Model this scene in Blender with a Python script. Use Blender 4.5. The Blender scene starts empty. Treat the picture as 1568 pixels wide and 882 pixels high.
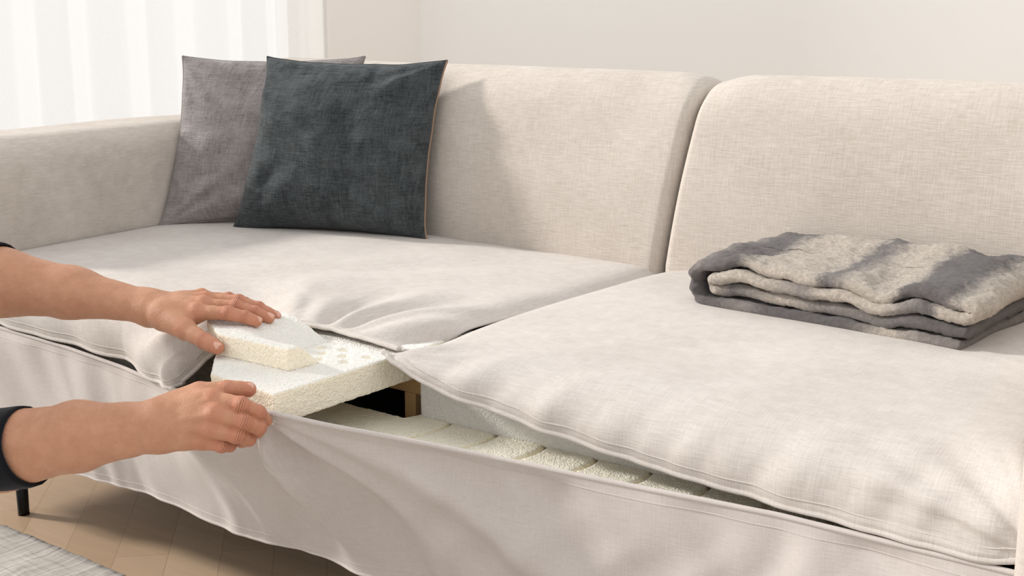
import bpy, bmesh, math, random
import numpy as np
from mathutils import Vector, Matrix, noise
random.seed(3); rng=np.random.RandomState(5)
scene=bpy.context.scene
try:
    scene.view_settings.view_transform='Standard'
except Exception: pass

# ------------------------------------------------------------ helpers
def empty(name, loc=(0,0,0)):
    o=bpy.data.objects.new(name,None); o.location=loc
    bpy.context.collection.objects.link(o); return o
def mesh_obj(name, verts, faces, mat=None, parent=None, smooth=True):
    me=bpy.data.meshes.new(name)
    me.from_pydata([tuple(v) for v in verts],[],[tuple(f) for f in faces]); me.update()
    if smooth: me.polygons.foreach_set('use_smooth',[True]*len(me.polygons))
    o=bpy.data.objects.new(name,me); bpy.context.collection.objects.link(o)
    if mat: me.materials.append(mat)
    if parent: o.parent=parent
    return o
def recalc(o):
    bm=bmesh.new(); bm.from_mesh(o.data)
    bmesh.ops.remove_doubles(bm,verts=bm.verts,dist=1e-5)
    bmesh.ops.recalc_face_normals(bm,faces=bm.faces); bm.to_mesh(o.data); bm.free()
def grid_faces(n,m,closeu=False,closev=False,off=0):
    f=[]
    for i in range(n if closeu else n-1):
        for j in range(m if closev else m-1):
            a=i*m+j;b=((i+1)%n)*m+j;c=((i+1)%n)*m+(j+1)%m;d=i*m+(j+1)%m
            f.append((a+off,b+off,c+off,d+off))
    return f
def normals(Pg):
    du=np.gradient(Pg,axis=0);dv=np.gradient(Pg,axis=1)
    n=np.cross(du,dv);return n/(np.linalg.norm(n,axis=2,keepdims=True)+1e-9)
def pn(x,y,z=0.0): return noise.noise(Vector((x,y,z)))
def ngrid(A,B,sa,sb,z=0.0):
    out=np.zeros(A.shape);fa=A.ravel();fb=B.ravel();fo=out.ravel()
    for i in range(fa.size): fo[i]=noise.noise(Vector((fa[i]*sa,fb[i]*sb,z)))
    return fo.reshape(A.shape)
def tube(name,pts,r,mat,parent,segs=8,cap=True):
    pts=[Vector(p) for p in pts];n=len(pts);V=[];Fc=[]
    rr=r if hasattr(r,'__len__') else [r]*n
    prev=None
    for i,p in enumerate(pts):
        t=(pts[min(i+1,n-1)]-pts[max(i-1,0)]).normalized()
        if prev is None:
            up=Vector((0,0,1)) if abs(t.z)<.9 else Vector((1,0,0))
            a=t.cross(up).normalized()
        else: a=(prev-t*prev.dot(t)).normalized()
        prev=a;b=t.cross(a)
        for k in range(segs):
            an=2*math.pi*k/segs; V.append(p+a*math.cos(an)*rr[i]+b*math.sin(an)*rr[i])
    for i in range(n-1):
        for k in range(segs):
            Fc.append((i*segs+k,i*segs+(k+1)%segs,(i+1)*segs+(k+1)%segs,(i+1)*segs+k))
    if cap:
        Fc.append(tuple(range(segs))[::-1]);Fc.append(tuple((n-1)*segs+k for k in range(segs)))
    return mesh_obj(name,V,Fc,mat,parent)
def box(name,x0,x1,y0,y1,z0,z1,mat,parent=None,bev=0.0,seg=3):
    bm=bmesh.new();bmesh.ops.create_cube(bm,size=1)
    for v in bm.verts:
        v.co=Vector((x0+(v.co.x+.5)*(x1-x0),y0+(v.co.y+.5)*(y1-y0),z0+(v.co.z+.5)*(z1-z0)))
    if bev>0: bmesh.ops.bevel(bm,geom=list(bm.edges),offset=bev,segments=seg,affect='EDGES',profile=.6)
    me=bpy.data.meshes.new(name);bm.to_mesh(me);bm.free()
    o=bpy.data.objects.new(name,me);bpy.context.collection.objects.link(o)
    me.materials.append(mat)
    if parent:o.parent=parent
    return o
# ------------------------------------------------------------ materials
def srgb(r,g,b):
    f=lambda c:(c/255/12.92) if c/255<=.04045 else ((c/255+.055)/1.055)**2.4
    return (f(r),f(g),f(b),1)
def newmat(name):
    m=bpy.data.materials.new(name);m.use_nodes=True
    nt=m.node_tree;return m,nt,nt.nodes['Principled BSDF']
def N(nt,t,**kw):
    n=nt.nodes.new(t)
    for k,v in kw.items():
        if k in n.inputs.keys(): n.inputs[k].default_value=v
        else: setattr(n,k,v)
    return n
def fabric(name,c1,c2,weave=700,bump=.25,rough=.95,mott=(8,),sheen=.1,thread=.5,bdist=.001):
    m,nt,bs=newmat(name);L=nt.links
    tc=N(nt,'ShaderNodeTexCoord')
    n1=N(nt,'ShaderNodeTexNoise',Scale=mott[0],Detail=6.0)
    L.new(tc.outputs['Object'],n1.inputs['Vector'])
    ms=[]
    for sc in ((weave,weave*.08,weave*.08),(weave*.08,weave,weave),(weave*.08,weave*.08,weave)):
        mp=N(nt,'ShaderNodeMapping');mp.inputs['Scale'].default_value=sc
        L.new(tc.outputs['Object'],mp.inputs['Vector'])
        nn=N(nt,'ShaderNodeTexNoise',Scale=1.0,Detail=2.0);L.new(mp.outputs[0],nn.inputs['Vector']);ms.append(nn)
    a=N(nt,'ShaderNodeMath',operation='ADD');L.new(ms[0].outputs[0],a.inputs[0]);L.new(ms[1].outputs[0],a.inputs[1])
    b=N(nt,'ShaderNodeMath',operation='ADD');L.new(a.outputs[0],b.inputs[0]);L.new(ms[2].outputs[0],b.inputs[1])
    c=N(nt,'ShaderNodeMath',operation='MULTIPLY_ADD');L.new(b.outputs[0],c.inputs[0]);c.inputs[1].default_value=thread;c.inputs[2].default_value=.5-1.5*thread
    d=N(nt,'ShaderNodeMath',operation='ADD');L.new(c.outputs[0],d.inputs[0]);L.new(n1.outputs[0],d.inputs[1])
    e=N(nt,'ShaderNodeMath',operation='SUBTRACT');L.new(d.outputs[0],e.inputs[0]);e.inputs[1].default_value=.5;e.use_clamp=True
    mx=N(nt,'ShaderNodeMix',data_type='RGBA');L.new(e.outputs[0],mx.inputs[0])
    mx.inputs[6].default_value=c1;mx.inputs[7].default_value=c2
    L.new(mx.outputs[2],bs.inputs['Base Color'])
    bp=N(nt,'ShaderNodeBump',Strength=bump,Distance=bdist);L.new(b.outputs[0],bp.inputs['Height'])
    L.new(bp.outputs[0],bs.inputs['Normal'])
    bs.inputs['Roughness'].default_value=rough
    bs.inputs['Sheen Weight'].default_value=sheen
    bs.inputs['Specular IOR Level'].default_value=.1
    return m
def plain(name,col,rough=.6,metal=0,nscale=20,var=.04,bump=0,bdist=.002):
    m,nt,bs=newmat(name);L=nt.links
    tc=N(nt,'ShaderNodeTexCoord');n1=N(nt,'ShaderNodeTexNoise',Scale=float(nscale),Detail=5.0)
    L.new(tc.outputs['Object'],n1.inputs['Vector'])
    mx=N(nt,'ShaderNodeMix',data_type='RGBA');L.new(n1.outputs[0],mx.inputs[0])
    mx.inputs[6].default_value=tuple(c*(1-var) for c in col[:3])+(1,)
    mx.inputs[7].default_value=tuple(min(1,c*(1+var)) for c in col[:3])+(1,)
    L.new(mx.outputs[2],bs.inputs['Base Color'])
    bs.inputs['Roughness'].default_value=rough;bs.inputs['Metallic'].default_value=metal
    if bump:
        bp=N(nt,'ShaderNodeBump',Strength=bump,Distance=bdist);L.new(n1.outputs[0],bp.inputs['Height']);L.new(bp.outputs[0],bs.inputs['Normal'])
    return m
M_seat=fabric('sofa_fabric',srgb(188,180,173),srgb(214,207,201),weave=560,bump=.3,thread=.7,mott=(5,))
M_back=fabric('sofa_back_fabric',srgb(182,172,162),srgb(210,201,192),weave=520,bump=.4,thread=.85,mott=(6,))
M_panel=fabric('sofa_panel_fabric',srgb(188,179,173),srgb(210,202,197),weave=600,bump=.2,thread=.5,mott=(5,))
M_dark=fabric('pillow_slate',srgb(34,38,40),srgb(86,91,93),weave=420,bump=.7,thread=.8,mott=(26,),sheen=.1)
M_gray=fabric('pillow_taupe',srgb(106,100,99),srgb(166,159,157),weave=420,bump=.6,thread=.7,mott=(22,),sheen=.15)
M_pipe=plain('pillow_zip_tape',srgb(150,122,100),.8)
M_pipe2=plain('pillow_dark_piping',srgb(44,49,52),.9)
M_wall=plain('wall_paint',srgb(250,250,248),.85,nscale=3,var=.005)
M_wallL=plain('wall_paint_warm',srgb(246,243,239),.85,nscale=3,var=.01)
M_white=plain('white_frame_paint',srgb(240,240,238),.5)
M_black=plain('black_metal',srgb(18,18,18),.4,metal=.6)
M_dk=plain('dark_lining',srgb(28,27,27),.9)
M_wood=plain('pine_frame_wood',srgb(206,168,118),.6,nscale=30,var=.15)
M_sleeve=fabric('sleeve_black',srgb(14,15,19),srgb(26,27,32),weave=500,bump=.3,thread=.3)
# foam
def foam(name,ctop,cside):
    m,nt,bs=newmat(name);L=nt.links
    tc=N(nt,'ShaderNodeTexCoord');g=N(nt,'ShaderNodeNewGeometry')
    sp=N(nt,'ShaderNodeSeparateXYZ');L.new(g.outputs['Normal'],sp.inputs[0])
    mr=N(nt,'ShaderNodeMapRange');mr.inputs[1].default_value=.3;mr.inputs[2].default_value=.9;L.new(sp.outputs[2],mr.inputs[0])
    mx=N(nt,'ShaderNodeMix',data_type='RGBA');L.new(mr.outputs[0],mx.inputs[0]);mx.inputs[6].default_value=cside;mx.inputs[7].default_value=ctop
    v=N(nt,'ShaderNodeTexVoronoi',Scale=400.0);L.new(tc.outputs['Object'],v.inputs['Vector'])
    n1=N(nt,'ShaderNodeTexNoise',Scale=260.0,Detail=4.0);L.new(tc.outputs['Object'],n1.inputs['Vector'])
    a=N(nt,'ShaderNodeMath',operation='ADD');L.new(v.outputs['Distance'],a.inputs[0]);L.new(n1.outputs[0],a.inputs[1])
    bp=N(nt,'ShaderNodeBump',Strength=.7,Distance=.0018);L.new(a.outputs[0],bp.inputs['Height']);L.new(bp.outputs[0],bs.inputs['Normal'])
    mr2=N(nt,'ShaderNodeMapRange');mr2.inputs[1].default_value=.3;mr2.inputs[2].default_value=1.0;mr2.inputs[3].default_value=.82;mr2.inputs[4].default_value=1.0
    L.new(a.outputs[0],mr2.inputs[0])
    hs=N(nt,'ShaderNodeHueSaturation');L.new(mx.outputs[2],hs.inputs['Color']);L.new(mr2.outputs[0],hs.inputs['Value'])
    L.new(hs.outputs[0],bs.inputs['Base Color'])
    bs.inputs['Roughness'].default_value=.95;bs.inputs['Specular IOR Level'].default_value=.05
    bs.inputs['Subsurface Weight'].default_value=.15;bs.inputs['Subsurface Radius'].default_value=(.008,.007,.005);bs.inputs['Subsurface Scale'].default_value=1
    return m
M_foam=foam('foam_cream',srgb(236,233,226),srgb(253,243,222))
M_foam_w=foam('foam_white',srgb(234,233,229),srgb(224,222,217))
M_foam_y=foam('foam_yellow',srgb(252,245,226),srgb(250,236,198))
# ------------------------------------------------------------ SDF + surface nets
class Field:
    def __init__(s,lo,hi,h,frame=None,origin=(0,0,0)):
        s.lo=np.array(lo,float);s.h=h;s.n=np.ceil((np.array(hi)-s.lo)/h).astype(int)+1
        s.F=np.eye(3) if frame is None else np.array(frame,float);s.o=np.array(origin,float)
        s.ax=[(s.lo[i]+h*np.arange(s.n[i])).astype(np.float32) for i in range(3)]
    def new(s): return np.full(tuple(s.n),1.0,np.float32)
    def loc(s,p): return s.F@(np.array(p,float)-s.o)
    def sub(s,a,b,m):
        mn=np.minimum(a,b)-m;mx=np.maximum(a,b)+m
        i0=np.clip(((mn-s.lo)/s.h).astype(int),0,s.n-1);i1=np.clip(((mx-s.lo)/s.h).astype(int)+2,1,s.n)
        return tuple(slice(i0[k],max(i1[k],i0[k]+1)) for k in range(3))
    def cone(s,D,p,q,ra,rb,k,margin=.03):
        a=s.loc(p);b=s.loc(q);sl=s.sub(a,b,max(ra,rb)+margin)
        X=s.ax[0][sl[0]][:,None,None]-a[0];Y=s.ax[1][sl[1]][None,:,None]-a[1];Z=s.ax[2][sl[2]][None,None,:]-a[2]
        d=(b-a);dd=float(d@d)+1e-12
        t=np.clip((X*d[0]+Y*d[1]+Z*d[2])/dd,0,1).astype(np.float32)
        dist=np.sqrt((X-t*d[0])**2+(Y-t*d[1])**2+(Z-t*d[2])**2)-(ra+(rb-ra)*t)
        D[sl]=smin(D[sl],dist.astype(np.float32),k)
def smin(a,b,k):
    if k<=0: return np.minimum(a,b)
    h=np.maximum(k-np.abs(a-b),0)/k
    return np.minimum(a,b)-h*h*k*.25
def surface_nets(V,ax):
    ins=V<0;nx,ny,nz=V.shape
    c=np.zeros((nx-1,ny-1,nz-1),np.int8)
    for dx in (0,1):
        for dy in (0,1):
            for dz in (0,1): c+=ins[dx:nx-1+dx,dy:ny-1+dy,dz:nz-1+dz]
    act=(c>0)&(c<8);I,Jx,K=np.nonzero(act);nv=len(I)
    idx=np.full(act.shape,-1,np.int32);idx[I,Jx,K]=np.arange(nv)
    pos=np.zeros((nv,3));cnt=np.zeros(nv)
    cor=[(x,y,z) for x in (0,1) for y in (0,1) for z in (0,1)]
    for a in cor:
        for ax_ in range(3):
            if a[ax_]==0:
                b=list(a);b[ax_]=1
                va=V[I+a[0],Jx+a[1],K+a[2]];vb=V[I+b[0],Jx+b[1],K+b[2]]
                m=(va<0)!=(vb<0);t=np.where(m,va/(va-vb+1e-20),0)
                p=np.array(a,float)[None,:].repeat(nv,0);p[:,ax_]+=t
                pos[m]+=p[m];cnt[m]+=1
    pos/=cnt[:,None]
    h=ax[0][1]-ax[0][0]
    W=np.stack([ax[0][0]+(I+pos[:,0])*h,ax[1][0]+(Jx+pos[:,1])*h,ax[2][0]+(K+pos[:,2])*h],1)
    quads=[]
    for d in range(3):
        s0=[slice(None)]*3;s1=[slice(None)]*3;s0[d]=slice(0,-1);s1[d]=slice(1,None)
        A=ins[tuple(s0)];B=ins[tuple(s1)];ch=np.argwhere(A!=B)
        u=(d+1)%3;w=(d+2)%3
        ok=(ch[:,u]>0)&(ch[:,w]>0)&(ch[:,u]<V.shape[u]-1)&(ch[:,w]<V.shape[w]-1);ch=ch[ok]
        fl=A[ch[:,0],ch[:,1],ch[:,2]]
        def g(du,dw):
            q=ch.copy();q[:,u]-=du;q[:,w]-=dw;return idx[q[:,0],q[:,1],q[:,2]]
        q=np.stack([g(1,1),g(0,1),g(0,0),g(1,0)],1);q[~fl]=q[~fl][:,::-1];quads.append(q)
    return W,np.concatenate(quads)
def np_mesh(name,W,Q,mat,parent):
    me=bpy.data.meshes.new(name);me.vertices.add(len(W));me.vertices.foreach_set('co',W.astype(np.float32).ravel())
    me.loops.add(Q.size);me.loops.foreach_set('vertex_index',Q.astype(np.int32).ravel())
    me.polygons.add(len(Q));me.polygons.foreach_set('loop_start',np.arange(0,Q.size,4,dtype=np.int32))
    me.update(calc_edges=True);me.validate()
    me.polygons.foreach_set('use_smooth',[True]*len(me.polygons))
    o=bpy.data.objects.new(name,me);bpy.context.collection.objects.link(o);me.materials.append(mat)
    if parent:o.parent=parent
    return o
def poly_sdf(X,Y,poly):
    p=np.array(poly,float);n=len(p);d=np.full(X.shape,1e9);s=np.ones(X.shape)
    for i in range(n):
        j=(i-1)%n;e=p[j]-p[i];wx=X-p[i,0];wy=Y-p[i,1]
        t=np.clip((wx*e[0]+wy*e[1])/(e@e),0,1);d=np.minimum(d,(wx-e[0]*t)**2+(wy-e[1]*t)**2)
        c1=Y>=p[i,1];c2=Y<p[j,1];c3=(e[0]*wy)>(e[1]*wx)
        fl=(c1&c2&c3)|(~c1&~c2&~c3);s=np.where(fl,-s,s)
    return s*np.sqrt(d)
def smooth_noise(shape,cell,amp):
    sh=[int(math.ceil(x/cell))+2 for x in shape];R_=rng.rand(*sh)-.5
    out=R_
    for ax_,n in enumerate(shape):
        c=np.arange(n)/cell;i=c.astype(int);f=c-i;f=f*f*(3-2*f)
        a=np.take(out,i,axis=ax_);b=np.take(out,i+1,axis=ax_)
        fs=[1,1,1];fs[ax_]=n;f=f.reshape(fs);out=a*(1-f)+b*f
    return (out*2*amp).astype(np.float32)
def foam_block(name,poly,z0,z1,mat,parent,h=.0022,rnd=.002,dents=(),grooves=(),rough=.0011,slope=None):
    p=np.array(poly);lo=(p[:,0].min()-.01,p[:,1].min()-.01,z0-.01);hi=(p[:,0].max()+.01,p[:,1].max()+.01,z1+.01)
    f=Field(lo,hi,h);X,Y=np.meshgrid(f.ax[0],f.ax[1],indexing='ij')
    d2=poly_sdf(X,Y,poly)+rnd
    zc=(z0+z1)/2;hz=(z1-z0)/2-rnd;Z=f.ax[2][None,None,:]
    top=np.zeros_like(X)
    for (x,y,r,dp) in dents: top+=dp*np.exp(-(((X-x)**2+(Y-y)**2)/r**2)**2)
    for g in grooves: top+=.006*np.exp(-((X-g-.004*np.sin(Y*60))/.003)**2)
    if slope is not None: top=top+slope(X,Y)
    dz=np.maximum(Z-(zc+hz)+top[:,:,None],(zc-hz)-Z)
    D2=d2[:,:,None]+0*Z
    V=np.minimum(np.maximum(D2,dz),0)+np.sqrt(np.maximum(D2,0)**2+np.maximum(dz,0)**2)-rnd
    V=V+smooth_noise(V.shape,2.2,rough)+smooth_noise(V.shape,9,rough*.7)
    W,Q=surface_nets(V.astype(np.float32),f.ax)
    return np_mesh(name,W,Q,mat,parent)

# ------------------------------------------------------------ camera
cam=bpy.data.cameras.new('camera');co=bpy.data.objects.new('camera',cam);bpy.context.collection.objects.link(co)
co.location=(1.137,-1.239,.93);co.rotation_euler=(math.radians(77.76),0,math.radians(36.87));cam.lens=46.13;cam.sensor_width=36;cam.clip_start=.02
scene.camera=co
# ------------------------------------------------------------ room
WX=-2.2;BY=2.63;H=2.75
def floor_mat():
    m,nt,bs=newmat('oak_parquet');L=nt.links
    tc=N(nt,'ShaderNodeTexCoord');mp=N(nt,'ShaderNodeMapping');mp.inputs['Rotation'].default_value=(0,0,math.radians(45))
    L.new(tc.outputs['Object'],mp.inputs['Vector'])
    br=N(nt,'ShaderNodeTexBrick',Scale=1.0);br.inputs['Brick Width'].default_value=.5;br.inputs['Row Height'].default_value=.09
    br.inputs['Mortar Size'].default_value=.0006;br.inputs['Color1'].default_value=srgb(196,166,136);br.inputs['Color2'].default_value=srgb(210,182,152);br.inputs['Mortar'].default_value=srgb(172,142,114)
    L.new(mp.outputs[0],br.inputs['Vector'])
    mp2=N(nt,'ShaderNodeMapping');mp2.inputs['Rotation'].default_value=(0,0,math.radians(45));mp2.inputs['Scale'].default_value=(4,60,1)
    L.new(tc.outputs['Object'],mp2.inputs['Vector'])
    n1=N(nt,'ShaderNodeTexNoise',Scale=1.0,Detail=6.0);L.new(mp2.outputs[0],n1.inputs['Vector'])
    mr=N(nt,'ShaderNodeMapRange');mr.inputs[3].default_value=.82;mr.inputs[4].default_value=1.14;L.new(n1.outputs[0],mr.inputs[0])
    hs=N(nt,'ShaderNodeHueSaturation');L.new(br.outputs['Color'],hs.inputs['Color']);L.new(mr.outputs[0],hs.inputs['Value'])
    L.new(hs.outputs[0],bs.inputs['Base Color']);bs.inputs['Roughness'].default_value=.45
    return m
box('floor',WX-.1,3.5,-3.5,BY+.1,-.05,0,floor_mat())
box('wall_back',WX-.1,3.5,BY,BY+.1,0,H,M_wall)
win_y0,win_y1,win_z0,win_z1=-2.4,2.02,.25,2.5
wl=empty('wall_left')
box('wall_section_corner',WX-.12,WX,win_y1,BY,0,H,M_wallL,wl)
box('wall_section_front',WX-.12,WX,-3.5,win_y0,0,H,M_wallL,wl)
box('wall_section_sill',WX-.12,WX,win_y0,win_y1,0,win_z0,M_wallL,wl)
box('wall_section_header',WX-.12,WX,win_y0,win_y1,win_z1,H,M_wallL,wl)
wn=empty('window_1')
for i,y in enumerate((-2.4,-.9,.60,1.98)):
    box('mullion_%d'%i,WX-.09,WX-.04,y,y+.045,win_z0,win_z1,M_white,wn,.004)
for i,z in enumerate((win_z0,win_z1-.05)):
    box('rail_%d'%i,WX-.09,WX-.04,win_y0,win_y1,z,z+.05,M_white,wn,.004)
box('baseboard_back',WX,3.5,BY-.015,BY,0,.09,M_white,None,.004)
box('baseboard_left',WX,WX+.015,win_y1,BY-.015,0,.09,M_white,None,.004)
def curtain_mat():
    m=bpy.data.materials.new('sheer_curtain');m.use_nodes=True;nt=m.node_tree;nt.nodes.clear();L=nt.links
    out=N(nt,'ShaderNodeOutputMaterial');d=N(nt,'ShaderNodeBsdfDiffuse');d.inputs[0].default_value=(.82,.82,.81,1)
    t=N(nt,'ShaderNodeBsdfTranslucent');t.inputs[0].default_value=(.66,.66,.65,1);tr=N(nt,'ShaderNodeBsdfTransparent')
    m1=N(nt,'ShaderNodeMixShader',Fac=.5);L.new(d.outputs[0],m1.inputs[1]);L.new(t.outputs[0],m1.inputs[2])
    tc=N(nt,'ShaderNodeTexCoord');n1=N(nt,'ShaderNodeTexNoise',Scale=300.0);L.new(tc.outputs['Object'],n1.inputs['Vector'])
    mr=N(nt,'ShaderNodeMapRange');mr.inputs[3].default_value=.22;mr.inputs[4].default_value=.42;L.new(n1.outputs[0],mr.inputs[0])
    m2=N(nt,'ShaderNodeMixShader');L.new(mr.outputs[0],m2.inputs[0]);L.new(m1.outputs[0],m2.inputs[1]);L.new(tr.outputs[0],m2.inputs[2])
    L.new(m2.outputs[0],out.inputs[0]);return m
M_cur=curtain_mat()
cset=empty('curtain')
def curtain(name,y0,y1):
    n=300;V=[];m=12
    for i in range(n):
        s=i/(n-1);y=y0+(y1-y0)*s
        ph=2*math.pi*(y/.19)+2.2*pn(y*3,0,1);am=.026+.014*pn(y*4,3)
        for j in range(m):
            z=.02+(2.62-.02)*j/(m-1)
            V.append((WX+.1+am*math.sin(ph+.25*pn(z*.8,y*2))*(1-.25*j/(m-1)),y+.006*math.sin(ph*2),z))
    return mesh_obj(name,V,grid_faces(n,m),M_cur,cset)
curtain('sheer_panel',.42,2.05)
tube('curtain_rod',[(WX+.1,-2.4,2.63),(WX+.1,2.3,2.63)],.012,M_white,cset)
def rug():
    n,m=190,150;V=[]
    for i in range(n):
        for j in range(m):
            x=-2.0+3.2*i/(n-1);y=-2.3+2.285*j/(m-1)
            V.append((x,y,.013+.004*pn(x*32,y*32)))
    o=mesh_obj('area_rug',V,grid_faces(n,m),None)
    mt=fabric('rug_wool',srgb(168,161,154),srgb(212,206,198),weave=60,bump=.6,thread=.4,mott=(18,),bdist=.008)
    o.data.materials.append(mt)
    s=o.modifiers.new('s','SOLIDIFY');s.thickness=.011;s.offset=-1
rug()

# ------------------------------------------------------------ sofa
sofa=empty('sofa')
def swept(name,prof,axis,a0,a1,ra,rin,mat,n=60,fn=None,nedge=12):
    prof=np.array(prof,float);m=len(prof)
    nx=np.roll(prof,-1,0)-np.roll(prof,1,0);nr=np.stack([nx[:,1],-nx[:,0]],1);nr/=np.linalg.norm(nr,axis=1,keepdims=True)
    area=np.sum(prof[:,0]*np.roll(prof[:,1],-1)-np.roll(prof[:,0],-1)*prof[:,1])
    if area<0: nr=-nr
    ss= [(a0+ra*(1-math.cos(t)),rin*(1-math.sin(t))) for t in np.linspace(0,math.pi/2,nedge)]
    e=a1-ra;st=ss[-1][0]
    ss+=[(st+(e-st)*k/n,0) for k in range(1,n)]
    ss+=[(a1-ra*(1-math.cos(t)),rin*(1-math.sin(t))) for t in np.linspace(math.pi/2,0,nedge)]
    V=[]
    for (a,ins) in ss:
        pr=prof-nr*ins
        for q in pr:
            p=(a,q[0],q[1]) if axis=='x' else (q[0],a,q[1])
            if fn:p=fn(p)
            V.append(p)
    Fc=grid_faces(len(ss),m,closev=True)
    Fc.append(tuple(range(m)));Fc.append(tuple((len(ss)-1)*m+k for k in range(m)))
    o=mesh_obj(name,V,Fc,mat,sofa);recalc(o)
    o.data.polygons.foreach_set('use_smooth',[True]*len(o.data.polygons))
    return o
def dense(pts,step=.012):
    out=[]
    n=len(pts)
    for i in range(n):
        a=np.array(pts[i]);b=np.array(pts[(i+1)%n]);k=max(1,int(np.linalg.norm(b-a)/step))
        for t in range(k): out.append(tuple(a+(b-a)*t/k))
    return out
def roundpoly(pts,rads,seg=8):
    out=[];n=len(pts)
    for i in range(n):
        p=np.array(pts[i],float);a=np.array(pts[i-1],float);b=np.array(pts[(i+1)%n],float);r=rads[i]
        u=(a-p)/np.linalg.norm(a-p);v=(b-p)/np.linalg.norm(b-p)
        if r<=0: out.append(tuple(p));continue
        P0=p+u*r;P2=p+v*r
        for t in np.linspace(0,1,seg): out.append(tuple((1-t)**2*P0+2*t*(1-t)*p+t*t*P2))
    return out
bprof=dense(roundpoly([(.715,.40),(.765,.820),(.93,.80),(.95,.17),(.80,.17)],[.01,.085,.07,.03,.03],12))
def mkb(sgn,xs):
    def bulge(p):
        x,y,z=p
        k=math.sin(math.pi*min(1,max(0,(z-.42)/.38)))
        y-=.016*max(0,k)*(1 if y<.85 else 0)
        w=math.exp(-abs(x-xs)/.25)
        x+=(.012+.043*max(0,min(1,(z-.48)/.30)))*w-.012*w
        d=abs(x-(xs+.05))
        if z>.74 : z-=.012*math.exp(-(d/.04)**2)*(z-.74)/.06
        y+=.003*pn(x*4,z*5,2)
        z+=.003*pn(x*3,y*3,7)
        return (x,y,z)
    return bulge
swept('back_cushion_a',bprof,'x',-1.06,-.012,.020,.034,M_back,n=90,fn=mkb(-1,-.01))
swept('back_cushion_b',bprof,'x',-.006,.86,.020,.030,M_back,n=80,fn=mkb(1,-.01))
def arm(name,x0,x1,inner):
    prof=dense(roundpoly([(x0,.155),(x0,.688),(x1,.688),(x1,.155)],[.01,.06,.06,.01],12))
    def fn(p):
        x,y,z=p
        return (x+.003*pn(y*4,z*4,inner),y,z+.004*pn(x*5,y*3,inner)*(z>.5))
    return swept(name,prof,'y',-.035,.95,.03,.025,M_back,n=60,fn=fn)
arm('left_arm',-1.27,-1.052,3)
arm('right_arm',.818,1.02,5)
box('base_frame',-1.04,.80,.06,.92,.165,.33,M_dk,sofa,.01)
for i,(x,y) in enumerate(((-.97,.055),(.90,.055),(-.97,.86),(.90,.86))):
    tube('leg_%d'%i,[(x,y,0),(x,y,.01),(x,y,.18)],[.0105,.0105,.013],M_black,sofa,16)
def interp(keys,x,smooth=3):
    k=np.array(keys);r=np.zeros((len(x),k.shape[1]-1))
    fx=np.linspace(k[0,0],k[-1,0],1200)
    for c in range(1,k.shape[1]):
        fy=np.interp(fx,k[:,0],k[:,c]);w=smooth*2+1;ker=np.hanning(w+2)[1:-1];ker/=ker.sum()
        pad=np.pad(fy,smooth,mode='edge');fy=np.convolve(pad,ker,'valid');r[:,c-1]=np.interp(x,fx,fy)
    return r
Lk=[(-1.048,-.005,.392),(-.9,0,.392),(-.544,-.010,.384),(-.42,-.042,.381),(-.36,-.068,.384),(-.325,-.078,.396),(-.302,-.055,.430),(-.284,-.005,.465),(-.25,.038,.480),(-.15,.05,.480),(-.02,.035,.477),(-.004,.03,.477)]
Rk=[(-.002,-.004,.483),(.02,-.008,.472),(.05,-.008,.460),(.1,-.004,.447),(.174,0,.433),(.3,0,.420),(.41,0,.411),(.52,-.004,.405),(.61,-.010,.404),(.75,-.010,.403),(.80,-.010,.404),(.824,-.008,.408)]
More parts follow.
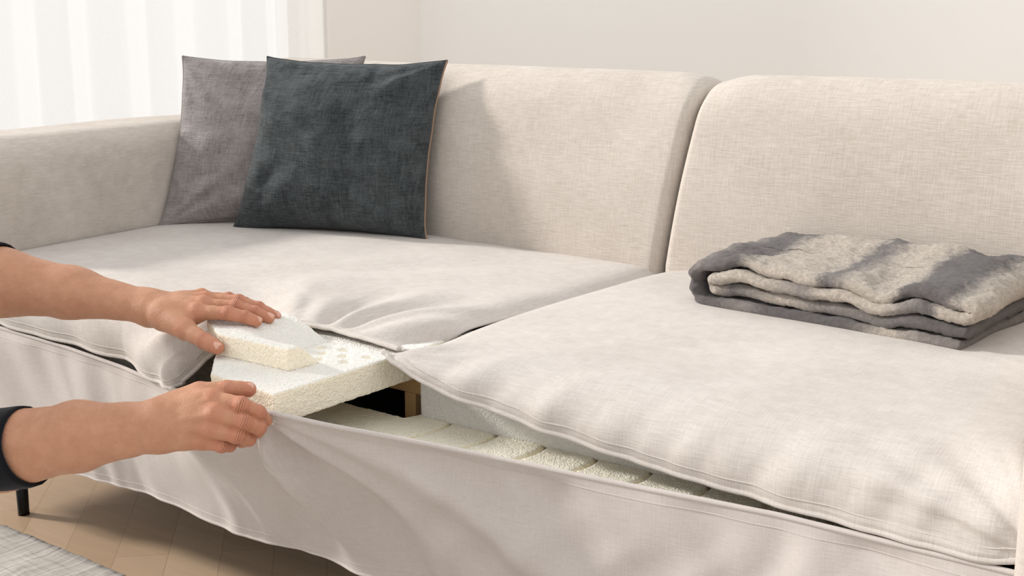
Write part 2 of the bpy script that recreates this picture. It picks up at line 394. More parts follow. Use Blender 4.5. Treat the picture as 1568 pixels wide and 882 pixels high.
def cover(name,keys,x0,x1,nX,seam,zt,disp,mat,smooth=12):
    X=np.linspace(x0,x1,nX);E=interp(keys,X,smooth);Yb=.745
    nA,nB=90,50;Pg=np.zeros((nX,nA+nB,3))
    for i,x in enumerate(X):
        Ye,Ze=E[i];crown=.008*(1-math.exp(-abs(x-x0)/.05))*(1-math.exp(-abs(x1-x)/.05))
        dip=.014*math.exp(-(abs(x-seam)/.022)**1.5)
        def zs(y):
            fr=max(0,min(1,(y-Ye)/.12));fr=fr*fr*(3-2*fr)
            return zt+crown*fr-dip*(1 if y>.06 else .3)-.018*math.exp(-(.745-y)/.02)+.006*math.sin(math.pi*min(1,max(0,y/.74)))
        zA0=zs(Ye+.09);k=max(0,min(1.2,(zA0-Ze)/.09));Rr=.02+.085*k
        ya=Ye+Rr;zA=zs(ya)
        for j in range(nA):
            t=j/nA;y=Yb+(ya-Yb)*t;Pg[i,j]=(x,y,zs(y))
        P0=np.array((x,ya,zA));P1=np.array((x,Ye+.25*Rr,zA+.002*k));P2=np.array((x,Ye-.022*k,zA-.45*(zA-Ze)));P3=np.array((x,Ye,Ze))
        for j in range(nB):
            t=j/(nB-1);Pg[i,nA+j]=(1-t)**3*P0+3*t*(1-t)**2*P1+3*t*t*(1-t)*P2+t**3*P3
    nr=normals(Pg)
    if nr[nX//2,20,2]<0: nr=-nr
    Pg=Pg+nr*disp(Pg,E)[:,:,None]
    o=mesh_obj(name,Pg.reshape(-1,3),grid_faces(*Pg.shape[:2]),mat,sofa)
    s=o.modifiers.new('s','SOLIDIFY');s.thickness=.0025;s.offset=-1 if o.data.polygons[0].normal.z>0 else 1
    edge=Pg[:,-1];tube(name+'_piping',edge,.0036,mat,sofa,8)
    st=[]
    for i in range(nX):
        d=0;j=Pg.shape[1]-1;q=Pg[i,j]
        while j>0:
            sg=np.linalg.norm(Pg[i,j]-Pg[i,j-1])
            if d+sg>=.014:
                q=Pg[i,j]+(Pg[i,j-1]-Pg[i,j])*((.014-d)/sg);break
            d+=sg;j-=1
        st.append(q+nr[i,j]*.0001)
    st=np.array(st);st[2:-2]=(st[:-4]+st[1:-3]+st[2:-2]+st[3:-1]+st[4:])/5
    tube(name+'_stitch',st,.0010,mat,sofa,6)
    return Pg
def radial(X,Y,gx,gy,nf,seed,r0,r1,amp):
    dx=X-gx;dy=Y-gy;r=np.sqrt(dx*dx+dy*dy)+1e-6;th=np.arctan2(dy,dx)
    nn=ngrid(th,r,nf,1.6,seed)
    env=np.exp(-((r-r0)/r1)**2)*(r/(r+.03))
    return amp*nn*env
def dispL(P,E):
    X=P[:,:,0];Y=P[:,:,1];Z=P[:,:,2]
    S=Y-(.48-Z)*1.0
    Sd=np.maximum(S-(E[:,0]-(.48-E[:,1]))[:,None],0)
    d=radial(X,S,-.17,-.03,3.8,1.3,.18,.17,.042)
    d+=.006*ngrid(X,S,3,2,4.)+.002*ngrid(X,S,9,7,8.)
    d+=.016*ngrid(X+.5*S,S,11,2.5,2.2)*np.exp(-Sd/.09)*np.clip((-.1-X)/.2,.0,1)
    d+=.014*ngrid(X-1.2*Y,X+Y,8,2,12.)*np.exp(-((X+.35)**2+(Y-.25)**2)/.12)
    on=np.clip((X+.34)/.05,0,1);d*=1-on*.93*np.exp(-(Sd/.035)**2)
    d*=np.clip((.745-Y)/.04,0,1)
    return d
def dispR(P,E):
    X=P[:,:,0];Y=P[:,:,1];Z=P[:,:,2];S=Y-(.48-Z)
    Sd=np.maximum(S-(E[:,0]-(.48-E[:,1]))[:,None],0)
    d=.005*ngrid(X,S,3,2,14.)+.0016*ngrid(X,S,9,7,18.)
    calm=.30+.70*np.clip(Sd/.03,0,1)
    d+=.010*ngrid(X-.35*S,S,24,3,22.)*np.exp(-Sd/.06)*np.clip(X/.12,.2,1)*calm
    d+=.010*ngrid(X-.6*S,S,12,2,25.)*np.exp(-Sd/.12)*calm
    d+=radial(X,S,.84,-.08,3.5,5.3,.09,.12,.028)*calm
    d+=radial(X,S,0,.0,3.0,7.3,.06,.08,.012)
    d*=np.clip((.745-Y)/.04,0,1)
    return d
PL=cover('seat_cover_a',Lk,-1.048,-.004,300,-.002,.476,dispL,M_seat,6)
PR=cover('seat_cover_b',Rk,-.002,.824,280,-.002,.480,dispR,M_seat,6)
Fk=[(-1.048,-.006,.383),(-.9,-.006,.381),(-.7,-.007,.376),(-.544,-.014,.370),(-.40,-.05,.375),(-.3,-.10,.395),(-.2,-.155,.42),(-.12,-.188,.437),(-.06,-.203,.447),(0,-.198,.446),(.05,-.160,.431),(.108,-.11,.414),(.22,-.06,.399),(.4,-.03,.394),(.574,-.014,.396),(.7,-.012,.395),(.836,-.012,.396)]
def panel():
    nX,nZ=440,120;X=np.linspace(-1.05,.836,nX);E=interp(Fk,X,10);P=np.zeros((nX,nZ,3))
    for i,x in enumerate(X):
        Ye,Ze=E[i];zh=.153+.003*math.sin(x*9)
        for j in range(nZ):
            t=j/(nZ-1);z=Ze+(zh-Ze)*t
            y=Ye*(1-t)**1.5-.012*math.sin(math.pi*t)*1.2+.004*t
            P[i,j]=(x,y,z)
    Xg=P[:,:,0];Z=P[:,:,2];T=np.linspace(0,1,nZ)[None,:]
    gx,gz=-.03,.46
    dx=Xg-gx;dz=gz-Z;r=np.sqrt(dx*dx+dz*dz);th=np.arctan2(dx,dz)
    env=np.exp(-(r/.42)**2)*np.clip((r-.01)/.08,0,1)*(1-.45*T)
    d=.055*ngrid(th,r,3.2,2.0,31.)*env
    d+=.022*np.exp(-((th-.55-.3*r)/.16)**2)*env+.026*np.exp(-((th+.12)/.12)**2)*env-.018*np.exp(-((th-.2)/.15)**2)*env
    d+=.020*np.exp(-((th-1.0)/.10)**2)*np.exp(-((r-.35)/.25)**2)
    wx=Xg+.05*ngrid(Xg,Z,5,5,41.)
    d+=.026*ngrid(wx-.35*Z,Z,6,3.5,33.)*(.35+.35*T)*(.6+.4*np.clip((Xg+.5)/.3,0,1))
    d+=.013*ngrid(wx+.5*Z,Z,13,6,35.)*(1-T)**.5
    d+=.010*ngrid(wx-.8*Z,Z,15,7,38.)*np.sin(np.pi*T)*np.clip((Xg+.1)/.2,0,1)
    d+=.005*ngrid(wx,Z,24,3,36.)*T**2
    d*=np.clip(T/.07,.08,1)*np.clip((Xg+1.05)/.04,0,1)*np.clip((.818-Xg)/.03,0,1)
    P[:,:,1]-=d
    P[:,:,1]=np.minimum(P[:,:,1],.03)
    o=mesh_obj('front_panel',P.reshape(-1,3),grid_faces(nX,nZ),M_panel,sofa)
    s=o.modifiers.new('s','SOLIDIFY');s.thickness=.0025;s.offset=0
    tube('front_panel_piping',P[:,0],.0034,M_panel,sofa,8);tube('front_panel_stitch',P[:,7]+np.array((0,-.0010,0)),.0010,M_panel,sofa,6)
    tube('front_panel_hem',P[:,-1],.003,M_panel,sofa,8);tube('front_panel_hem_stitch',P[:,-8]+np.array((0,-.0010,0)),.0010,M_panel,sofa,6)
panel()
foam_block('seat_foam_b',[(.014,.05),(.80,.05),(.80,.70),(.014,.70)],.379,.460,M_foam_w,sofa,h=.004,rnd=.004,rough=.0008)
foam_block('seat_foam_a',[(-1.03,.03),(-.33,.03),(-.33,.70),(-1.03,.70)],.335,.445,M_foam_w,sofa,h=.006,rnd=.005,rough=.001)
foam_block('base_foam_strip',[(-.15,-.05),(0,-.07),(.1,-.055),(.25,-.022),(.45,-.002),(.66,.005),(.66,.10),(.02,.10),(.0,.035),(-.15,.035)],.335,.382,M_foam_y,sofa,h=.0022,rnd=.003,grooves=[.065+.078*k for k in range(8)],rough=.0006)
box('wood_rail',-.30,.004,.085,.105,.398,.425,M_wood,sofa,.002)
box('wood_post_a',-.045,-.025,.085,.104,.331,.398,M_wood,sofa,.002)
box('wood_post_b',-.10,-.05,.22,.245,.331,.42,M_wood,sofa,.002)
box('wood_rail_b',-.30,.006,.245,.27,.345,.36,M_wood,sofa,.002)
ins=empty('foam_cushion_insert')
dents=[(-.122,.0,.0070,.009),(-.098,-.020,.0065,.009),(-.085,.010,.0070,.009),(-.064,-.014,.0065,.009),(-.080,-.044,.0065,.009),(-.042,-.034,.0070,.009),(-.034,.002,.0065,.009)]
foam_block('foam_layer_bottom',[(-.008,-.193),(-.14,-.178),(-.2,-.12),(-.275,-.03),(-.29,.2),(-.008,.2)],.427,.468,M_foam,ins,h=.0015,rnd=.0025,dents=dents,rough=.0006)
def sst(v): v=np.clip(v,0,1);return v*v*(3-2*v)
foam_block('foam_layer_top',[(-.066,-.112),(-.2,-.112),(-.275,-.068),(-.28,.0),(-.22,.026),(-.10,.03),(-.064,-.04)],.467,.498,M_foam,ins,h=.0014,rnd=.0025,rough=.0006,
   slope=lambda X,Y: .036*sst((Y+.098)/.055)*sst((X+.215)/.11))

# ------------------------------------------------------------ pillows
def pillow(name,BL,BR,TL,TR,T,mat,pipe,seed,side_pipe=None):
    BL,BR,TL,TR=[np.array(p,float) for p in (BL,BR,TL,TR)];n=100
    par=empty(name)
    nrm=np.cross(BR-BL,TL-BL);nrm/=np.linalg.norm(nrm)
    us=np.sin(np.linspace(-1,1,n)*math.pi/2)
    Ug,Vg=np.meshgrid(us,us,indexing='ij')
    u2=Ug*(1-.085*(1-Vg**2)**.8+.010*ngrid(Vg,Ug,3,1,seed+11));v2=Vg*(1-.075*(1-Ug**2)**.8+.010*ngrid(Ug,Vg,3,1,seed+13))
    s=(u2+1)/2;t=(v2+1)/2
    base=((1-s)*(1-t))[:,:,None]*BL+(s*(1-t))[:,:,None]*BR+((1-s)*t)[:,:,None]*TL+(s*t)[:,:,None]*TR
    f=np.maximum((1-Ug**2)*(1-Vg**2),0)**.5
    verts=[];faces=[]
    for side in (1,-1):
        dn=ngrid(Ug,Vg,1.6,1.6,seed+side)*.14+ngrid(Ug,Vg,4,4,seed+side*3)*.05
        e=np.exp(-(1-np.abs(Ug))/.14)*ngrid(Vg,Ug,8,2,seed+5)+np.exp(-(1-np.abs(Vg))/.14)*ngrid(Ug,Vg,8,2,seed+9)
        cr=np.zeros_like(Ug)
        for (cu,cv) in ((-1,-1),(1,-1),(-1,1),(1,1)):
            rr=np.sqrt((Ug-cu)**2+(Vg-cv)**2);th=np.arctan2(Vg-cv,Ug-cu);cr+=ngrid(th,rr,3.5,1,seed+cu+3*cv)*np.exp(-((rr-.45)/.3)**2)
        h=T*f*(1+dn*1.6+.34*e+.28*cr)
        h*=1-.12*np.exp(-((Vg-.3)**2+Ug**2)/.2)
        lim=1.0 if side>0 else .55
        Pp=base+nrm*(side*h*lim)[:,:,None]
        off=len(verts);verts+=list(Pp.reshape(-1,3))
        fc=grid_faces(n,n,off=off);faces+=fc if side>0 else [q[::-1] for q in fc]
    o=mesh_obj('pillow_cover',verts,faces,mat,par);recalc(o)
    o.data.polygons.foreach_set('use_smooth',[True]*len(o.data.polygons))
    def border(k):
        return {0:base[:,0],1:base[-1,:],2:base[::-1,-1],3:base[0,::-1]}[k]
    for k in range(4):
        tube('seam_%d'%k,border(k),.0022,(side_pipe if (side_pipe and k==1) else pipe),par,6)
    return par
g=pillow('throw_pillow',(-1.045,.46,.478),(-.74,.72,.487),(-1.085,.575,.822),(-.775,.80,.822),.064,M_gray,M_gray,2.)
d=pillow('throw_pillow',(-.888,.518,.482),(-.497,.665,.482),(-.885,.628,.824),(-.507,.745,.822),.080,M_dark,M_pipe2,6.,M_pipe)

# ------------------------------------------------------------ blanket
def blanket():
    L=.43;path=[]
    def line(x0,z0,x1,z1,n):
        for k in range(n): t=k/n;path.append((x0+(x1-x0)*t,z0+(z1-z0)*t))
    def arc(cx,cz,r,a0,a1,n,sx=1.0):
        for k in range(n):
            a=a0+(a1-a0)*k/n;path.append((cx+r*sx*math.cos(a),cz+r*math.sin(a)))
    p=math.pi
    line(L-.01,.009,.03,.009,90); arc(.03,.0385,.0295,-p/2,-3*p/2,36,.9)
    line(.03,.068,L-.012,.070,130); arc(L-.012,.0605,.0095,p/2,-p/2,16,1.6)
    line(L-.012,.051,.045,.049,90); arc(.045,.0395,.0095,p/2,3*p/2,14,1.2)
    line(.045,.030,L-.004,.030,90)
    path.append((L-.004,.030))
    Pt=np.array(path);n=len(Pt)
    tg=np.gradient(Pt,axis=0);tg/=np.linalg.norm(tg,axis=1,keepdims=True);nr=np.stack([-tg[:,1],tg[:,0]],1)
    arcl=np.concatenate([[0],np.cumsum(np.linalg.norm(np.diff(Pt,axis=0),axis=1))])
    W=.245;rows=100;th=.0090
    o3=Vector((.200,.450,.488));ca,sa=math.cos(-.08),math.sin(-.08)
    V=[];UV=[]
    for r in range(rows+1):
        q=r/rows;e=min(q,1-q)*W
        tk=th*math.sqrt(max(0.0,1-(1-min(1,e/.009))**2)) if e<.009 else th
        tk=max(tk,.001)
        for side in (1,-1):
            for i in range(n):
                x,z=Pt[i];w=q*W
                fz=.0016*pn(x*210,w*210,z*200+side)+.0012*pn(x*90,w*90,z*200+side+5)
                xx=x+nr[i,0]*side*(tk*(1+.35*pn(x*40,w*40,side))+fz)
                zz=z+nr[i,1]*side*(tk*(1+.35*pn(x*40,w*40,side+9))+fz)
                lev=min(1,z/.07)
                zz+=lev*(.014*pn(x*9,w*7,1)+.010*pn(x*18,w*12,4)+.012*q*math.sin(p*min(1,max(0,x/L)))+.005*math.sin(x*16+w*9)-.004*max(0,(x-L*.8)/L*4)*lev)
                yy=w+.006*pn(x*6,z*60,7)*(1 if q<.5 else -1)+ (.012*pn(z*70,x*3,11))*(1-q)
                xx+=.009*pn(w*8,z*60,5)
                V.append((o3.x+xx*ca-yy*sa,o3.y+xx*sa+yy*ca,o3.z+max(zz,.001)));UV.append((arcl[i],w))
    Fc=[];N2=2*n
    for r in range(rows):
        for i in range(n-1):
            a=r*N2+i;Fc.append((a,a+1,a+N2+1,a+N2))
            a=r*N2+n+i;Fc.append((a+1,a,a+N2,a+N2+1))
        for i in (0,n-1):
            a=r*N2+i;b=r*N2+n+i;Fc.append((a,b,b+N2,a+N2) if i==n-1 else (b,a,a+N2,b+N2))
    for r in (0,rows):
        for i in range(n-1):
            a=r*N2+i;b=r*N2+n+i;Fc.append((a,b,b+1,a+1) if r==0 else (a+1,b+1,b,a))
    m,nt,bs=newmat('wool_stripes');Lk_=nt.links
    uv=N(nt,'ShaderNodeUVMap');uv.uv_map='uv';sp=N(nt,'ShaderNodeSeparateXYZ');Lk_.new(uv.outputs[0],sp.inputs[0])
    tc=N(nt,'ShaderNodeTexCoord');n1=N(nt,'ShaderNodeTexNoise',Scale=55.0,Detail=12.0,Roughness=.9);Lk_.new(tc.outputs['Object'],n1.inputs['Vector'])
    ad=N(nt,'ShaderNodeMath',operation='MULTIPLY_ADD');Lk_.new(n1.outputs[0],ad.inputs[0]);ad.inputs[1].default_value=.10;Lk_.new(sp.outputs[0],ad.inputs[2])
    ml=N(nt,'ShaderNodeMath',operation='DIVIDE');Lk_.new(ad.outputs[0],ml.inputs[0]);ml.inputs[1].default_value=float(arcl[-1])
    cr=N(nt,'ShaderNodeValToRGB');Lk_.new(ml.outputs[0],cr.inputs[0])
    dk=srgb(102,95,94);be=srgb(212,199,184);md=srgb(156,146,140)
    el=cr.color_ramp.elements
    stops=[(.06,md),(.09,be),(.12,dk),(.20,dk),(.22,md),(.25,dk),(.29,dk),(.305,md),(.32,dk),(.345,dk),(.36,be),(.415,be),(.425,dk),(.437,md),(.447,be),(.482,be),(.492,dk),(.53,dk),(.545,be),(.58,be),(.59,dk),(.61,md),(.63,be),(.68,be),(.70,md),(.74,be),(.80,be),(.82,dk),(.87,be),(.90,md)]
    el[0].position=0;el[0].color=dk;el[1].position=1;el[1].color=dk
    for ps,c in stops:
        x_=el.new(ps);x_.color=c
    n2=N(nt,'ShaderNodeTexNoise',Scale=170.0,Detail=8.0,Roughness=.85);Lk_.new(tc.outputs['Object'],n2.inputs['Vector'])
    mr=N(nt,'ShaderNodeMapRange');mr.inputs[1].default_value=.32;mr.inputs[2].default_value=.68;mr.inputs[3].default_value=.5;mr.inputs[4].default_value=1.4;Lk_.new(n2.outputs[0],mr.inputs[0])
    hs=N(nt,'ShaderNodeHueSaturation');Lk_.new(cr.outputs[0],hs.inputs['Color']);Lk_.new(mr.outputs[0],hs.inputs['Value']);Lk_.new(hs.outputs[0],bs.inputs['Base Color'])
    bp=N(nt,'ShaderNodeBump',Strength=1.0,Distance=.004);Lk_.new(n2.outputs[0],bp.inputs['Height']);Lk_.new(bp.outputs[0],bs.inputs['Normal'])
    bs.inputs['Roughness'].default_value=.95;bs.inputs['Sheen Weight'].default_value=.3
    o=mesh_obj('folded_wool_blanket',V,Fc,m,None)
    ul=o.data.uv_layers.new(name='uv')
    for lp in o.data.loops: ul.data[lp.index].uv=UV[lp.vertex_index]
blanket()

# ------------------------------------------------------------ person: forearms and hands
def skin_mat():
    m,nt,bs=newmat('skin');L=nt.links
    tc=N(nt,'ShaderNodeTexCoord');n1=N(nt,'ShaderNodeTexNoise',Scale=45.0,Detail=7.0,Roughness=.65);L.new(tc.outputs['Object'],n1.inputs['Vector'])
    mrr=N(nt,'ShaderNodeMapRange');mrr.inputs[1].default_value=.2;mrr.inputs[2].default_value=.8;L.new(n1.outputs[0],mrr.inputs[0])
    mx=N(nt,'ShaderNodeMix',data_type='RGBA');L.new(mrr.outputs[0],mx.inputs[0]);mx.inputs[6].default_value=srgb(178,126,96);mx.inputs[7].default_value=srgb(202,150,120)
    at=N(nt,'ShaderNodeAttribute');at.attribute_name='blush'
    mm=N(nt,'ShaderNodeMath',operation='MULTIPLY');L.new(at.outputs['Fac'],mm.inputs[0]);mm.inputs[1].default_value=.5
    m2=N(nt,'ShaderNodeMix',data_type='RGBA');L.new(mm.outputs[0],m2.inputs[0]);L.new(mx.outputs[2],m2.inputs[6]);m2.inputs[7].default_value=srgb(192,118,94)
    a1=N(nt,'ShaderNodeAttribute');a1.attribute_name='crease_s';a2=N(nt,'ShaderNodeAttribute');a2.attribute_name='crease_w'
    sn=N(nt,'ShaderNodeMath',operation='COSINE');ks=N(nt,'ShaderNodeMath',operation='MULTIPLY');L.new(a1.outputs['Fac'],ks.inputs[0]);ks.inputs[1].default_value=2*math.pi/2.7
    wob=N(nt,'ShaderNodeMath',operation='MULTIPLY_ADD');L.new(n1.outputs[0],wob.inputs[0]);wob.inputs[1].default_value=5.0;L.new(ks.outputs[0],wob.inputs[2])
    L.new(wob.outputs[0],sn.inputs[0])
    pw=N(nt,'ShaderNodeMath',operation='MAXIMUM');L.new(sn.outputs[0],pw.inputs[0]);pw.inputs[1].default_value=0
    p3=N(nt,'ShaderNodeMath',operation='POWER');L.new(pw.outputs[0],p3.inputs[0]);p3.inputs[1].default_value=4
    cw=N(nt,'ShaderNodeMath',operation='MULTIPLY');L.new(p3.outputs[0],cw.inputs[0]);L.new(a2.outputs['Fac'],cw.inputs[1])
    cwn=N(nt,'ShaderNodeMath',operation='MULTIPLY');L.new(cw.outputs[0],cwn.inputs[0]);cwn.inputs[1].default_value=.45
    m3=N(nt,'ShaderNodeMix',data_type='RGBA');L.new(cwn.outputs[0],m3.inputs[0]);L.new(m2.outputs[2],m3.inputs[6]);m3.inputs[7].default_value=srgb(140,82,60)
    L.new(m3.outputs[2],bs.inputs['Base Color'])
    bs.inputs['Roughness'].default_value=.5;bs.inputs['Specular IOR Level'].default_value=.35
    bs.inputs['Subsurface Weight'].default_value=.12;bs.inputs['Subsurface Radius'].default_value=(.008,.003,.0015);bs.inputs['Subsurface Scale'].default_value=1
    v=N(nt,'ShaderNodeTexVoronoi',Scale=650.0);L.new(tc.outputs['Object'],v.inputs['Vector'])
    n3=N(nt,'ShaderNodeTexNoise',Scale=220.0,Detail=4.0);L.new(tc.outputs['Object'],n3.inputs['Vector'])
    a=N(nt,'ShaderNodeMath',operation='ADD');L.new(v.outputs['Distance'],a.inputs[0]);L.new(n3.outputs[0],a.inputs[1])
    bp=N(nt,'ShaderNodeBump',Strength=.5,Distance=.0010);L.new(a.outputs[0],bp.inputs['Height'])
    ng=N(nt,'ShaderNodeMath',operation='MULTIPLY');L.new(cw.outputs[0],ng.inputs[0]);ng.inputs[1].default_value=-1
    b2=N(nt,'ShaderNodeBump',Strength=.8,Distance=.0012);L.new(ng.outputs[0],b2.inputs['Height']);L.new(bp.outputs[0],b2.inputs['Normal'])
    L.new(b2.outputs[0],bs.inputs['Normal'])
    return m
M_skin=skin_mat()
M_nail=plain('fingernail',srgb(214,164,142),.3)
person=empty('person')
def build_arm(name,J,dors,lat):
    W=np.array(J['wrist'],float);E=np.array(J['elbow'],float);E2=np.array(J['elbow2'],float);Md=np.array(J['mid'],float)
    dors=np.array(dors,float);dors/=np.linalg.norm(dors)
    e1=W-E;e1/=np.linalg.norm(e1);e3=np.array((0,0,1.))-e1*e1[2];e3/=np.linalg.norm(e3);e2=np.cross(e3,e1)
    Fm=np.stack([e1,e2,e3]);allp=[W,E,E2,Md]+[np.array(q) for k in 'imrpt' for q in J[k]]
    loc=np.array([Fm@(p-W) for p in allp]);f=Field(loc.min(0)-.056,loc.max(0)+.056,.00125,Fm,W)
    lt=np.array(lat,float);lt-=e1*(lt@e1);lt/=np.linalg.norm(lt)
    D=f.new()
    f.cone(D,E2,E,.047,.046,.01,.02)
    m2=Md
    f.cone(D,E+lt*.006,m2+lt*.010,.043,.030,.02);f.cone(D,E-lt*.006,m2-lt*.010,.043,.030,.02)
    f.cone(D,m2+lt*.010,W+lt*.012,.030,.0180,.02);f.cone(D,m2-lt*.010,W-lt*.012,.030,.0180,.02)
    ub=W-e1*.012+lt*.016+dors*.008;f.cone(D,ub,ub+e1*.002,.010,.010,.012)
    H=f.new();mc=[np.array(J[k][0],float) for k in 'imrp'];rr=[.0118,.0120,.0114,.0105]
    for q,k in enumerate('imrp'):
        c=W+e1*.008+lt*(-.013+.0088*q);f.cone(H,c,mc[q]-dors*.001,.0165,rr[q],.012)
        f.cone(H,c-dors*.006,mc[q]-dors*.007-(mc[q]-W)/np.linalg.norm(mc[q]-W)*.006,.014,.0105,.012)
    for q in range(3): f.cone(H,(mc[q]*.6+W*.4),(mc[q+1]*.6+W*.4),.0125,.0125,.010)
    T=[np.array(p,float) for p in J['t']]
    f.cone(H,T[0],T[1],.0160,.0125,.014);f.cone(H,W+e1*.012-lt*.008,T[0],.015,.0160,.014);f.cone(H,T[0],mc[0]*.7+W*.3-dors*.004,.014,.0105,.016)
    f.cone(H,T[1]*.55+T[0]*.45,mc[0]*.8+W*.2-dors*.004,.0085,.009,.016)
    for q in range(4):
        f.cone(H,mc[q]+dors*.0040,mc[q]+dors*.0041,.0093,.0093,.004)
        st=W+e1*.02+lt*(-.006+.004*q)+dors*.0140;f.cone(H,st,mc[q]+dors*.0092,.0035,.0038,.005)
    D=smin(D,H,.016)
    vv=[[Md+dors*.0285+lt*.004,(Md*.5+W*.5)+dors*.0232-lt*.003,W+dors*.0168+lt*.002],[Md+dors*.0265-lt*.016,(Md*.4+W*.6)+dors*.0205-lt*.010,W+dors*.0155-lt*.010]]
    for c in vv:
        for a in range(len(c)-1): f.cone(D,c[a],c[a+1],.0026,.0024,.0035)
    G=f.new();rad={'i':(.0108,.0098,.0088,.0076),'m':(.0110,.0100,.0090,.0078),'r':(.0104,.0095,.0085,.0074),'p':(.0094,.0084,.0075,.0066)}
    for k in 'imrp':
        pts=[np.array(p,float) for p in J[k]];r=rad[k];K=f.new()
        for a in range(3):
            md=(pts[a]+pts[a+1])/2
            f.cone(K,pts[a],md,r[a],(r[a]+r[a+1])*.5*.93,.003);f.cone(K,md,pts[a+1],(r[a]+r[a+1])*.5*.93,r[a+1],.003)
        for a in (1,2): f.cone(K,pts[a]+dors*.0014,pts[a]+dors*.0015,r[a]*.95,r[a]*.95,.003)
        G=smin(G,K,.0012)
    K=f.new();tr=(.0150,.0120,.0112,.0092)
    for a in range(3):
        md=(T[a]+T[a+1])/2;f.cone(K,T[a],md,tr[a],(tr[a]+tr[a+1])*.5*.95,.004);f.cone(K,md,T[a+1],(tr[a]+tr[a+1])*.5*.95,tr[a+1],.004)
    D=smin(D,K,.010);D=smin(D,G,.0065)
    D+=smooth_noise(D.shape,14,.0005)+smooth_noise(D.shape,5,.00018)
    V,Q=surface_nets(D,f.ax)
    Wd=V@Fm+W
    o=np_mesh(name,Wd,Q,M_skin,person)
    nV=len(Wd);bl=np.zeros(nV);cs=np.zeros(nV);cwt=np.zeros(nV)
    for k in 'imrpt':
        pts=[np.array(p,float) for p in J[k]]
        for a,p in enumerate(pts):
            rel=Wd-p;dd=np.linalg.norm(rel,axis=1);bl=np.maximum(bl,np.exp(-(np.maximum(dd-.009,0)/.007)**2))
            if a in (1,2):
                axd=pts[a+1]-pts[a-1];axd/=np.linalg.norm(axd);s_=rel@axd
                w_=np.exp(-(s_/.0042)**2)*np.exp(-(np.maximum(dd-.0125,0)/.002)**2)*(1.0 if a==1 else .7)
                up=w_>cwt;cs=np.where(up,s_*1000,cs);cwt=np.maximum(cwt,w_)
    for nm_,arr in (('blush',bl),('crease_s',cs),('crease_w',cwt)):
        at=o.data.attributes.new(nm_,'FLOAT','POINT');at.data.foreach_set('value',arr.astype(np.float32))
    sm=o.modifiers.new('sm','SMOOTH');sm.factor=.5;sm.iterations=2
    return o
def nail(name,tip,prev,dors,r):
    tip=Vector(tip);prev=Vector(prev);t=(tip-prev).normalized();d=Vector(dors);d=(d-t*d.dot(t)).normalized();s=t.cross(d)
    V=[];n,m=14,12
    for i in range(n):
        a=-1+2*i/(n-1)
        for j in range(m):
            b=-1+2*j/(m-1)
            an=a*.9;ww=math.sqrt(max(0,1-abs(b)**4*.75))
            V.append(tip+t*(.0012+b*.0058)+s*math.sin(an)*r*.86*ww+d*(math.cos(an)*r*1.0+.0003-.0012*max(0,b)-(.0016 if abs(a)==1 else 0)-(.001 if abs(b)==1 else 0)))
    mesh_obj(name,V,grid_faces(n,m),M_nail,person).modifiers.new('s','SOLIDIFY').thickness=.0006
LJ={'elbow2':(-.6754,-.2464,.5472),'elbow':(-.5532,-.208,.5397),'mid':(-.4604,-.1546,.5272),'wrist':(-.3539,-.1044,.5117),
'i':[(-.2674,-.0901,.5137),(-.225,-.071,.5143),(-.2057,-.0579,.509),(-.1928,-.0497,.5037)],
'm':[(-.2783,-.0692,.5176),(-.2363,-.0467,.5174),(-.2142,-.0323,.5094),(-.1978,-.0224,.5025)],
'r':[(-.2941,-.051,.5196),(-.2531,-.0269,.5189),(-.2299,-.0119,.5099),(-.2091,.0003,.4993)],
'p':[(-.3144,-.0409,.5188),(-.2882,-.0155,.5168),(-.2687,-.0025,.5104),(-.2519,.0078,.5033)],
't':[(-.3106,-.1119,.5061),(-.2557,-.1209,.4969),(-.2126,-.1245,.4884),(-.1892,-.1235,.4824)]}
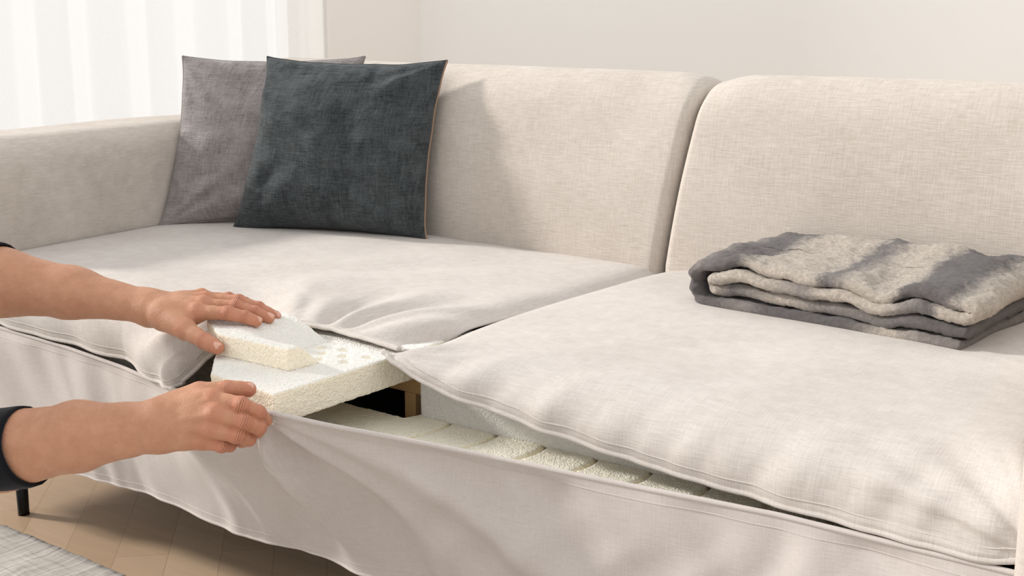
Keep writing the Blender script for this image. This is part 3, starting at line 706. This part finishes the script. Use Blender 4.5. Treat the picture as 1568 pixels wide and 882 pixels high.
RJ={'elbow2':(-.417,-.413,.350),'elbow':(-.3074,-.3729,.3837),'mid':(-.2011,-.3361,.4141),'wrist':(-.0928,-.2993,.4392),
'i':[(-.0415,-.2584,.471),(-.0061,-.2456,.4679),(.0002,-.2253,.4544),(-.0064,-.2087,.4391)],
'm':[(-.0255,-.269,.4589),(.002,-.2508,.45),(.0024,-.2284,.4369),(-.0162,-.2141,.4236)],
'r':[(-.0283,-.2754,.4424),(-.0026,-.2585,.4343),(-.0089,-.2344,.4223),(-.03,-.2275,.412)],
'p':[(-.0426,-.278,.4256),(-.0221,-.2644,.4196),(-.031,-.2449,.4123),(-.0507,-.2383,.4064)],
't':[(-.0893,-.2729,.4559),(-.0722,-.2521,.4711),(-.048,-.2303,.4751),(-.0307,-.2119,.4745)]}
build_arm('left_forearm_and_hand',LJ,(.05,-.1,1),(-.45,.85,.1))
build_arm('right_forearm_and_hand',RJ,(.35,-.9,.15),(.1,-.15,-1))
for k,r in zip('imrp',(.0076,.0078,.0074,.0066)): nail('left_nail_'+k,LJ[k][3],LJ[k][2],(.1,-.25,1),r)
nail('left_nail_t',LJ['t'][3],LJ['t'][2],(-.1,-.6,1),.0092)
nail('right_nail_t',RJ['t'][3],RJ['t'][2],(.3,-.5,1),.0092)
def sleeve(name,pts,rad):
    n=60;P0=[Vector(p) for p in pts];pp=[];rr=[]
    for i in range(n):
        s=i/(n-1)*(len(P0)-1);k=min(int(s),len(P0)-2);f_=s-k
        pp.append(P0[k].lerp(P0[k+1],f_));rr.append((rad[k]*(1-f_)+rad[k+1]*f_)*(1+.04*pn(i*.35,0,3)))
    o=tube(name,pp,rr,M_sleeve,person,28,cap=False)
    for v in o.data.vertices: v.co+=Vector((0,0,.006*pn(v.co.x*20,v.co.y*20,v.co.z*20)))
    s=o.modifiers.new('s','SOLIDIFY');s.thickness=.003
sleeve('left_sleeve',[(-.552,-.208,.541),(-.70,-.26,.552),(-.86,-.36,.66),(-.98,-.46,.86)],[.056,.061,.062,.075])
sleeve('right_sleeve',[(-.268,-.360,.396),(-.417,-.413,.352),(-.60,-.50,.40),(-.90,-.62,.80)],[.051,.058,.062,.075])

# ------------------------------------------------------------ light
w=bpy.data.worlds.new('world');scene.world=w;w.use_nodes=True
bg=w.node_tree.nodes['Background'];bg.inputs[0].default_value=(1.0,.995,.99,1);bg.inputs[1].default_value=1.03
sd=bpy.data.lights.new('sun','SUN');sd.energy=3.3;sd.angle=math.radians(6);sd.color=(1,.96,.91)
so=bpy.data.objects.new('sun',sd);bpy.context.collection.objects.link(so)
so.rotation_euler=Vector((.88,.31,-.42)).to_track_quat('-Z','Y').to_euler()
